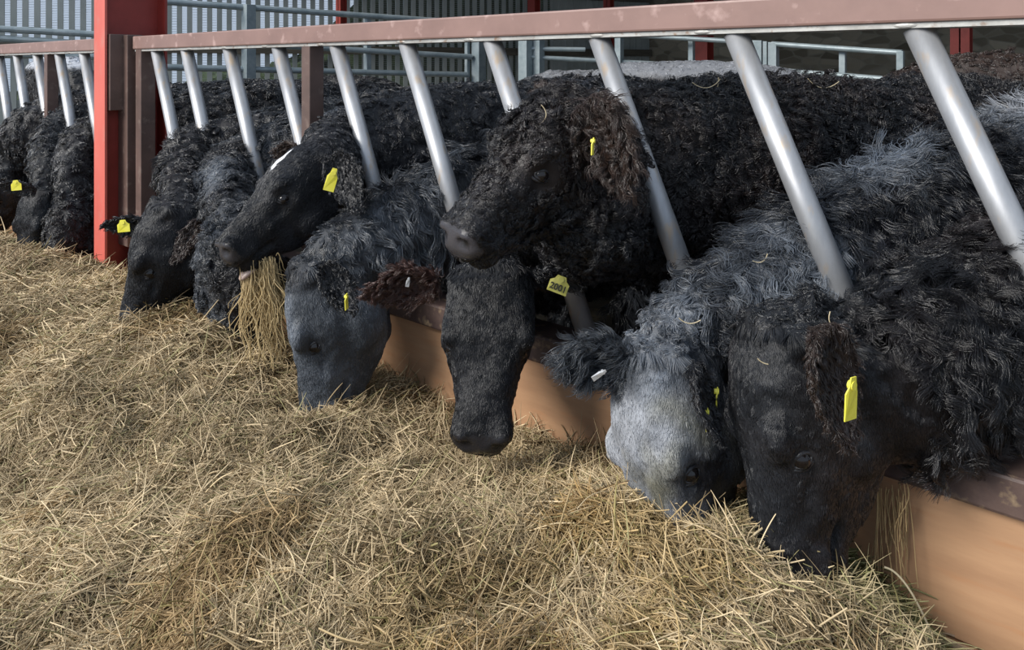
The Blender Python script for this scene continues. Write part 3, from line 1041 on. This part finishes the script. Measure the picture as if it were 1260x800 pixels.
    if headcurl > .3: combh = n * .5 + 1.0 * np.stack([fbm(Pp, 14, 50 + k, 2) for k in range(3)], -1)
    comb = combb * (1 - hz[:, None]) + combh * hz[:, None]
    zz = depth_of(Pp)
    Cc = colfn(Pp, a, b, c_) * np.where(hz > .5, RNG.uniform(.8, 1.3, len(Pp)), RNG.uniform(.5, 1.7, len(Pp)))[:, None] * (1 + .35 * fbm(Pp, 18, 61, 2))[:, None]
    Cc = np.clip(Cc, .002, 1)
    o_P, o_R, o_C = [], [], []
    for m, k in ((headm & (headcurl < .3), 4), (~(headm & (headcurl < .3)), 8 if voxel < .0095 else 7)):
        if m.sum() < 10: continue
        Lm = Ln[m]
        short = k == 4
        wamp = np.full(m.sum(), .0006) if short else wav * curl * np.clip(Lm / .04, .3, 1.2)
        P_, R_, nr = grow(Pp[m], Nn[m], comb[m], Lm, wamp, .4 if short else nwav, .15 if short else clump, .012 if short else lock * max(1, float(np.median(zz[m])) / 2.2), k,
                          (.00043 if short else .00046) * fl * np.maximum(zz[m], 1.2), .25 if short else lift, .12 if short else .34, ring=.3 if short else ring)
        if short:
            curves_obj('face_hair', P_, R_, Cc[m], M_FACE, cow)
        else:
            curves_obj('coat', P_, R_, Cc[m], M_FUR, cow)
    for e in ears:
        side = e['side']
        base = e['base'] if 'base' in e else Hf(.000, -.015, side * .108)
        make_ear(cow, base, e['dir'], e['face'], e.get('len', .19) , e.get('w', .058), e.get('col', BRN), e.get('fur', .03), e.get('droop', .1),
                 e.get('tags'), e.get('n', 2200))
    if mouth:
        bm = bmesh.new()
        cm = Hf(.468, -.146, 0)
        bmesh.ops.create_uvsphere(bm, u_segments=20, v_segments=12, radius=1)
        for q in bm.verts:
            q.co = Vector(cm + s * (n * q.co.x * .048 + d * q.co.y * .016 + l * q.co.z * .036))
        keep(from_bm('lower_lip', bm, M_MOUTH, smooth=True), cow)['label'] = 'pale pinkish lower lip'
    return cow, Hf

def col_black(brown=.3, seed=0, grey=0.0):
    def f(P_, u, v, w_):
        t = np.clip(.5 + .9 * fbm(P_, 3.5, 90 + seed, 3), 0, 1) * brown
        c = mix(BLK, BRN, t)
        g = np.clip(.4 + .8 * fbm(P_, 4.5, 120 + seed, 2), 0, 1) * grey
        return mix(c[..., :], GRY, g) if grey else c
    return f

exec_cows = True
COWS = []
TREES = []
def T(px, py, y): return WY(px, py, y)

# 1 nearest black cow on the right, nose in the hay
n1 = cv(-.06, -.95, .20); d1 = cv(-.95, .06, .12)
COWS.append(dict(
    label='nearest black cow, muzzle in the hay at the right edge, yellow tag in drooping ear',
    poll=T(943, 408, -.26), n=n1, d=d1, s=1.0, gatep=(-.33, .0, .815), neckmid=T(1068, 478, -.15), neckr=(.155, .18, .28), jaw=1.18, withers=(.17, .62), yaw=math.radians(58),
    colfn=col_black(.35, 1, .10), curl=1.0, neck_len=.075, body_len=.075, voxel=.009, headw=1.0, wav=.010, nwav=1.3, dens=1.25,
    ears=[dict(side=1, base=T(1014, 402, -.39), dir=cv(.22, -.95, .15), face=cv(.55, -.05, .8), len=.20, w=.088, fur=.022, n=4500, col=BRN * .8, tags=[(T(1047, 490, -.46), cv(.08, 1, 0), cv(.55, 0, .83), .034, .075, M_TAG, None)]),
          dict(side=-1, dir=cv(-.5, .1, -.8), face=cv(-.5, -.6, .3), len=.15, w=.05, n=900)]))
def col2(P_, u, v, w_):
    head = ss(.03, .12, u) * (np.abs(w_) < .16) * (v > -.26) * (u < .6)
    g = np.clip(.45 + .9 * fbm(P_, 5, 7, 3), 0, 1)
    body = mix(BLK * 1.8, GRY * 2.1, g * .85)
    back = ss(1.235, 1.30, P_[..., 2]) * ss(.35, .6, P_[..., 1])
    body = mix(body, WHT * .65, back)
    fc = mix(GRY * 1.2, WHT * .72, np.clip(.55 + .6 * fbm(P_, 9, 17, 3), 0, 1))
    fc = mix(fc, np.array([.20, .19, .13]), np.clip(fbm(P_, 14, 37, 2), 0, 1) * .8)
    eye = np.exp(-(((u - EU) ** 2 + (v - EV) ** 2) / .055 ** 2))
    jaw = ss(-.02, -.10, v)
    fc = mix(fc, BLK * 1.6, np.clip(eye * 1.1 + jaw * .85, 0, 1))
    pl = ss(.09, .02, u)
    fc = mix(fc, GRY * .7, pl * .7)
    return mix(body, fc, head)
COWS.append(dict(
    label='grey-white faced cow with its muzzle buried in the hay beside the nearest black cow',
    poll=T(795, 442, -.32), n=cv(.02, -.93, .30), d=cv(-.85, .20, .42), s=1.0, gatep=(-.76, .0, .80), withers=(-.33, .76), yaw=math.radians(66),
    colfn=col2, curl=1.0, neck_len=.085, body_len=.08, voxel=.009, wav=.010, nwav=1.1, dens=1.25, headw=1.0,
    ears=[dict(side=-1, base=T(774, 452, -.36), dir=cv(-.95, .22, .15), face=cv(.1, -.35, .9), len=.15, w=.07, fur=.055, n=4500, col=GRY * .6, droop=.05,
               tags=[(T(737, 461, -.47), cv(.8, .5, 0), cv(.2, -.1, .95), .012, .035, M_TAGMETAL, None)]),
          dict(side=1, base=T(856, 448, -.38), dir=cv(.32, -.90, .2), face=cv(.8, -.1, .5), len=.15, w=.055, fur=.02, n=2200, col=BLK * 1.5,
               tags=[(T(869, 516, -.38), cv(.1, 1, 0), cv(.97, 0, .2), .02, .045, M_TAG, None), (T(881, 488, -.33), cv(-.35, 1, 0), cv(.97, 0, .2), .02, .04, M_TAG, None)])]))
# 3 head raised, curly black
COWS.append(dict(
    label='curly black cow with its head raised, looking left, shaggy brown ear against the bar',
    poll=T(698, 130, -.24), n=cv(-.64, -.64, .40), d=cv(-.50, .72, .45), s=.94, jaw=1.15, gatep=(-1.27, .03, 1.05), neckmid=T(722, 225, -.13), withers=(-.84, .78), yaw=math.radians(72),
    colfn=col_black(.40, 3), curl=1.25, headcurl=1.0, dens=1.0, neck_len=.040, body_len=.038, voxel=.009, wav=.0075, nwav=1.35, clump=.42, lock=.022, ring=.6, lift=.45, neckr=(.21, .265, .33), H_=1.35, pale_nose=1.0,
    ears=[dict(side=1, base=T(722, 122, -.32), dir=cv(.45, -.80, .35), face=cv(-.5, -.2, .8), len=.19, w=.075, fur=.055, n=6000, col=BRN * 1.1, droop=.25,
               tags=[(T(729, 180, -.36), cv(.12, 1, 0), cv(.9, 0, .42), .016, .042, M_TAG, None)]),
          dict(side=-1, dir=cv(-.2, .3, -.9), face=cv(-.6, 0, .2), len=.14, w=.05, n=900)]))
# 4 face-on black head hanging
COWS.append(dict(
    label='black cow with head lowered face-on beneath the raised curly head, big brown ear held out',
    poll=T(604, 338, -.28), n=cv(-.04, -.82, .57), d=cv(.02, .57, .82), s=.88, gatep=(-1.58, .0, .78), withers=(-1.33, .74), yaw=math.radians(79),
    colfn=col_black(.15, 4), neck_len=.04, voxel=.009, headw=1.16,
    ears=[dict(side=-1, base=T(538, 350, -.30), dir=cv(-.98, -.04, .15), face=cv(.1, -.45, .9), len=.20, w=.085, fur=.035, n=6500, col=np.array([.055, .026, .020]), droop=.05,
               tags=[(T(502, 347, -.40), cv(.2, 1, 0), cv(.2, 0, .95), .010, .028, M_TAGMETAL, None)]),
          dict(side=1, dir=cv(.9, -.10, -.1), face=cv(-.1, -.5, .8), len=.15, w=.05, fur=.03, n=1500, col=BLK,
               tags=[(T(688, 350, -.20), cv(.35, .93, 0), cv(.0, .1, 1), .055, .048, M_TAGOLD, '2001')])]))
def col5(P_, u, v, w_):
    head = ss(.02, .10, u) * (np.abs(w_) < .16) * (v > -.26) * (u < .6)
    body = mix(BLK * 1.6, GRY * 1.1, np.clip(.45 + .8 * fbm(P_, 5, 9, 2), 0, 1))
    fc = mix(GRY * .75, GRY * 1.3, np.clip(.5 + .8 * fbm(P_, 8, 19, 2), 0, 1))
    fc = mix(fc, GRY * 2.0, ss(.03, .055, v) * .6)
    eye = np.exp(-(((u - EU) ** 2 + (v - EV) ** 2) / .035 ** 2))
    muz = ss(.40, .45, u)
    fc = mix(fc, BLK * 1.6, np.clip(eye + muz * .9 + ss(.06, .0, u) * .6, 0, 1))
    return mix(body, fc, head)
COWS.append(dict(
    label='blue-grey faced cow grazing the hay, head in profile, left of the orange board',
    poll=T(376, 334, -.38), n=cv(.05, -.97, .15), d=cv(-.93, .10, .25), s=1.01, jaw=1.18, gatep=(-2.03, .0, .83), withers=(-1.84, .74), yaw=math.radians(86),
    colfn=col5, neck_len=.08, voxel=.0095, wav=.006, nwav=.9, neckr=(.13, .17, .26),
    ears=[dict(side=1, base=T(398, 324, -.42), dir=cv(.60, -.70, .25), face=cv(.5, .0, .8), len=.17, w=.06, fur=.02, n=2200, col=BLK * 1.3,
               tags=[(T(426, 371, -.44), cv(-.45, 1, 0), cv(.9, 0, .25), .018, .05, M_TAG, None)]),
          dict(side=-1, dir=cv(-.4, .2, -.8), face=cv(-.6, 0, .2), len=.13, w=.045, n=900, col=BRN)]))
def col6(P_, u, v, w_):
    base = mix(BLK, BLK * 2.2, np.clip(.5 + .8 * fbm(P_, 6, 29, 2), 0, 1))
    star = ss(1.15, .75, ((u - .10) / .055) ** 2 + ((w_ + .01) / .022) ** 2 + .5 * fbm(P_, 45, 2, 2)) * (v > .02)
    return mix(base, np.array([.75, .76, .78]), star)
COWS.append(dict(
    label='black cow with a small white star on its forehead, hay hanging from its raised mouth',
    poll=T(384, 188, -.24), n=cv(-.56, -.64, .53), d=cv(-.62, .68, .36), s=.92, gatep=(-2.49, .02, 1.02), withers=(-2.22, .76), yaw=math.radians(90),
    colfn=col6, neck_len=.03, voxel=.010, neckr=(.16, .21, .30), H_=1.34, mouth=True, pale_nose=.6,
    ears=[dict(side=1, base=T(408, 188, -.30), dir=cv(.50, -.78, .35), face=cv(.1, -.2, .95), len=.19, w=.08, fur=.02, n=2500, col=BLK * 1.4, droop=.15,
               tags=[(T(408, 221, -.40), cv(.30, 1, 0), cv(.2, 0, 1), .034, .075, M_TAG, None)]),
          dict(side=-1, dir=cv(-.9, .15, -.3), face=cv(-.3, -.3, .8), len=.14, w=.06, fur=.02, n=900, col=BRN * 1.2)]))
COWS.append(dict(
    label='curly faced black cow eating with its head down below the hay-chewing cow',
    poll=T(272, 298, -.40), n=cv(.16, -.94, .15), d=cv(-.50, .05, .85), s=1.06, gatep=(-3.28, .0, .88), withers=(-2.66, .80), yaw=math.radians(94),
    colfn=col_black(.25, 7, .9), headcurl=1.0, neck_len=.05, voxel=.011, wav=.009, nwav=1.8, neckr=(.15, .19, .28),
    ears=[dict(side=-1, base=T(246, 272, -.38), dir=cv(-.5, -.8, .3), face=cv(-.3, -.1, .9), len=.16, w=.045, fur=.03, n=1500, col=BRN)]))
COWS.append(dict(
    label='black cow eating beside the near red column, yellow-tagged ear held out across it',
    poll=T(198, 258, -.42), n=cv(-.20, -.92, .25), d=cv(-.85, .05, .48), s=1.08, headw=1.08, jaw=1.12, gatep=(-3.66, .0, .90), withers=(-3.10, .80), yaw=math.radians(100),
    colfn=col_black(.2, 8, .25), neck_len=.05, voxel=.011, nwav=1.0, neckr=(.15, .20, .28),
    ears=[dict(side=-1, base=T(192, 281, -.45), dir=cv(-.97, .10, .15), face=cv(0, -.35, .9), len=.21, w=.058, fur=.02, n=1800, col=BLK * 1.2, droop=.02,
               tags=[(T(152, 278, -.60), cv(-.1, 1, 0), cv(0, 0, 1), .048, .048, M_TAG, None)])]))
COWS.append(dict(
    label='curly black cow with lowered head just left of the near red column',
    poll=T(76, 262, -.24), n=cv(-.06, -.95, .2), d=cv(-.7, .1, .7), s=1.0, gatep=(-5.09, .0, .86), withers=(-4.62, .82), yaw=math.radians(88),
    colfn=col_black(.25, 9, .2), headcurl=1.0, neck_len=.045, voxel=.012, wav=.009, nwav=1.8, neckr=(.15, .20, .28),
    ears=[]))
COWS.append(dict(
    label='black cow near the left edge, yellow tag in its outstretched ear',
    poll=T(45, 238, -.30), n=cv(-.05, -.95, .2), d=cv(-.45, .1, .85), s=1.0, gatep=(-5.50, .0, .88), withers=(-5.15, .84), yaw=math.radians(94),
    colfn=col_black(.2, 10, .25), neck_len=.045, voxel=.012, wav=.008, neckr=(.16, .21, .30),
    ears=[dict(side=-1, base=T(44, 236, -.36), dir=cv(-.92, .25, .25), face=cv(0, -.35, .9), len=.19, w=.055, fur=.02, n=1000, col=BLK * 1.2, droop=.02,
               tags=[(T(20, 228, -.52), cv(-.1, 1, 0), cv(0, 0, 1), .055, .055, M_TAG, None)])]))
COWS.append(dict(
    label='dark curly cow cut off by the left edge of the row',
    poll=T(0, 205, -.20), n=cv(-.15, -.93, .2), d=cv(-.6, .1, .8), s=1.0, gatep=(-5.94, .0, .95), withers=(-5.70, .84), yaw=math.radians(100),
    colfn=col_black(.3, 11, .2), headcurl=.6, neck_len=.045, voxel=.014, neckr=(.16, .21, .30), ears=[]))
# standing cattle further back in the pen, bodies only reach into view
def col_back(white, br=.3, seed=0, zlo=1.24, zhi=1.29):
    def f(P_, u, v, w_):
        c = mix(BLK, BRN, np.clip(.5 + .9 * fbm(P_, 3.5, 90 + seed, 3), 0, 1) * br)
        b = ss(zlo, zhi, P_[..., 2]) * white
        return mix(c, WHT, b)
    return f
def behind(label, x, y, yaw, head_off, colfn, H_, **kw):
    """a cow standing behind the row; yaw is the heading of its rump"""
    bd = np.array([math.cos(yaw), math.sin(yaw), 0])
    w0 = np.array([x, y, 0.])
    poll = w0 - bd * .62 + np.array([0, 0, .95])
    COWS.append(dict(label=label, poll=poll, n=unit(-bd * .5 + np.array([0, 0, -.85])), d=unit(-bd * .85 + np.array([0, 0, .5])), s=1.0,
                     gatep=w0 - bd * .36 + np.array([0, 0, .97]), withers=(x, y), yaw=yaw, colfn=colfn, voxel=.014, H_=H_, neck_len=kw.get('body_len', .03), group='cattle standing behind the feeding row', ears=[
                         dict(side=sg, dir=np.array([-bd[1], bd[0], 0]) * -sg + np.array([0, 0, -.1]), face=-bd, len=.17, w=.055, n=500) for sg in (1, -1)], **kw))
# ------------------------------------------------------------------
behind('dark brown cow standing across the pen behind the two nearest cows', -1.0, 2.95, math.radians(12), 0, col_back(0, .9, 3), 1.47, body_len=.035)
behind('grey-backed cow standing across the pen just behind the raised curly head', -3.35, 3.3, math.radians(14), 0, col_back(.38, .3, 5, 1.29, 1.35), 1.44, body_len=.006, curl=.2)
behind('pale-backed dark cow standing behind the blue-grey faced cow', -4.9, 4.3, math.radians(10), 0, col_back(.35, .2, 6, 1.25, 1.31), 1.36, body_len=.02)
behind('black cow standing across the pen behind the near red column', -7.2, 2.95, math.radians(8), 0, col_back(.0, .2, 7), 1.30, body_len=.03)
behind('white-backed cow standing far left in the pen behind the left bars', -8.0, .95, math.radians(176), 0, col_back(1, .1, 8, 1.36, 1.42), 1.50, body_len=.02)

HF = {}
for i, c in enumerate(COWS):
    o, hf = make_cow(**c)
    HF[i] = (o, hf)

# hay hanging from the chewing cow's mouth
def mouth_hay(mp, n=230):
    t = np.linspace(0, 1, 10)
    r = RNG.normal(0, 1, (n, 5))
    ln = RNG.gamma(5, .05, n).clip(.06, .36)
    side = np.where(RNG.random(n) < .7, RNG.normal(.030, .015, n), RNG.normal(-.03, .012, n))
    root = mp + RT * side[:, None] + FW * RNG.uniform(-.03, .02, n)[:, None] + UP * RNG.normal(-.005, .01, n)[:, None]
    P_ = np.zeros((n, 10, 3))
    for i, tt in enumerate(t):
        sway = .042 * r[:, 0] * tt ** 1.5 + .022 * np.sin(tt * (4 + 2 * r[:, 2]) + r[:, 3] * 3) * tt + .012 * np.sin(tt * 11 + r[:, 4] * 4) * tt + .02 * tt
        P_[:, i] = root + UP * (.02 * math.sin(min(1, tt * 4) * 3.14) - tt * ln * (1 - .12 * np.abs(r[:, 0])))[:, None] + RT * sway[:, None] - FW * (r[:, 1] * .025 * tt + .01 * np.sin(tt * 5 + r[:, 4]))[:, None]
    R_ = np.tile(RNG.uniform(.0008, .0017, n)[:, None], (1, 10))
    q = np.clip(RNG.normal(.65, .25, n), 0, 1.1)[:, None]
    C_ = np.array([.24, .17, .07]) * (1 - q) + np.array([.62, .47, .25]) * q
    o = curves_obj('hay_wisp', P_, R_, C_, M_HAYSTEM)
    tag(o, 'wisp of tan hay hanging from the mouth of the white-starred black cow', 'hay', kind='stuff')
mouth_hay(WY(320, 320, -.46))

# bits of straw lying on the coats and the brown bottom rail
def straw(p, dirn, ln, bend=.3, r=.0012, col=(.55, .45, .28), where='curly black neck'):
    t = np.linspace(0, 1, 7)
    dirn = unit(dirn); sd = unit(np.cross(dirn, FW) + .01)
    P_ = np.array([[p + dirn * ln * (x - .5) + sd * bend * ln * (x - .5) ** 2 * 2 for x in t]])
    o = curves_obj('straw_stalk', P_, np.full((1, 7), r), np.array([col]), M_HAYSTEM)
    tag(o, where, 'straw')
    return o

def on_surface(px, py, out=.03):
    r = ray(px, py); r = r / np.linalg.norm(r)
    hits = [h for h in (t_.ray_cast(Vector(CAM), Vector(r)) for t_ in TREES) if h[0] is not None]
    loc = min(hits, key=lambda h: h[3])[0] if hits else Vector(CAM + r * 3.5)
    return np.array(loc) - r * out
bits = [
    (870, 108, cv(1, .12, 0), .085, .5, 'bent straw lying on the dark brown back between the second and third near bars'),
    (884, 101, cv(.1, 1, 0), .03, .1, 'short upright straw at the end of the bent straw on the brown back'),
    (1012, 108, cv(1, -.1, 0), .10, .5, 'thin pale straw lying on the brown back between the two nearest bars'),
    (1172, 278, cv(-.5, .8, 0), .03, .5, 'white straw fleck on the wavy neck left of the nearest bar'),
    (938, 446, cv(.9, -.5, 0), .025, .2, 'pale straw fleck on the poll of the nearest black cow'),
    (848, 398, cv(1, -.1, 0), .05, .4, 'pale straw lying on the grey neck above the white-faced cow'),
    (1022, 398, cv(.6, -.8, 0), .04, .7, 'crooked straw on the poll above the drooping ear of the nearest cow'),
    (1000, 300, cv(1, .3, 0), .02, .2, 'tiny straw fleck beside the second near bar'),
    (938, 322, cv(.8, .4, 0), .04, .6, 'curled straw on the grey neck crest left of the second near bar'),
    (672, 142, cv(.1, 1, 0), .05, .6, 'brown straw caught in the forehead curls of the raised head'),
]
for px, py, dd, ln, bd, lb in bits:
    straw(on_surface(px, py), dd, ln, bd, .0010, (.60, .50, .32), lb)
# stalks hanging over the board under the nearest cow's throat and a long stem at the heap's end
t = np.linspace(0, 1, 8)
P_ = []
for k in range(34):
    x0 = RNG.uniform(1078, 1118); y0 = RNG.uniform(590, 625); ln = RNG.uniform(50, 130); dx = RNG.normal(2, 7); w1 = RNG.normal(0, 3)
    P_.append([WY(x0 + dx * q + w1 * math.sin(q * 5), y0 + ln * q, -.075 + .03 * math.sin(k)) for q in t])
o = curves_obj('hay_wisp', np.array(P_), np.full((34, 8), .0009), np.tile([.42, .30, .15], (34, 1)) * RNG.uniform(.6, 1.3, (34, 1)), M_HAYSTEM)
tag(o, 'few hay stalks hanging down the board under the throat of the nearest cow', 'hay', kind='stuff')
P_ = np.array([[WY(1088 + 60 * q, 698 + 86 * q ** 1.25 - 10 * math.sin(q * 3.1), -.16) for q in t]])
tag(curves_obj('hay_stem', P_, np.full((1, 8), .0022), np.array([[.42, .36, .24]]), M_HAYSTEM), 'long pale stem sticking out of the right end of the hay heap', 'stem')
P_ = np.array([[WY(1120 + 55 * q, 778 + 6 * q + 3 * math.sin(q * 6), -.10) for q in t]])
tag(curves_obj('hay_stem', P_, np.full((1, 8), .0024), np.array([[.16, .11, .07]]), M_HAYSTEM), 'dark brown stem lying against the board at the right end of the hay', 'stem')
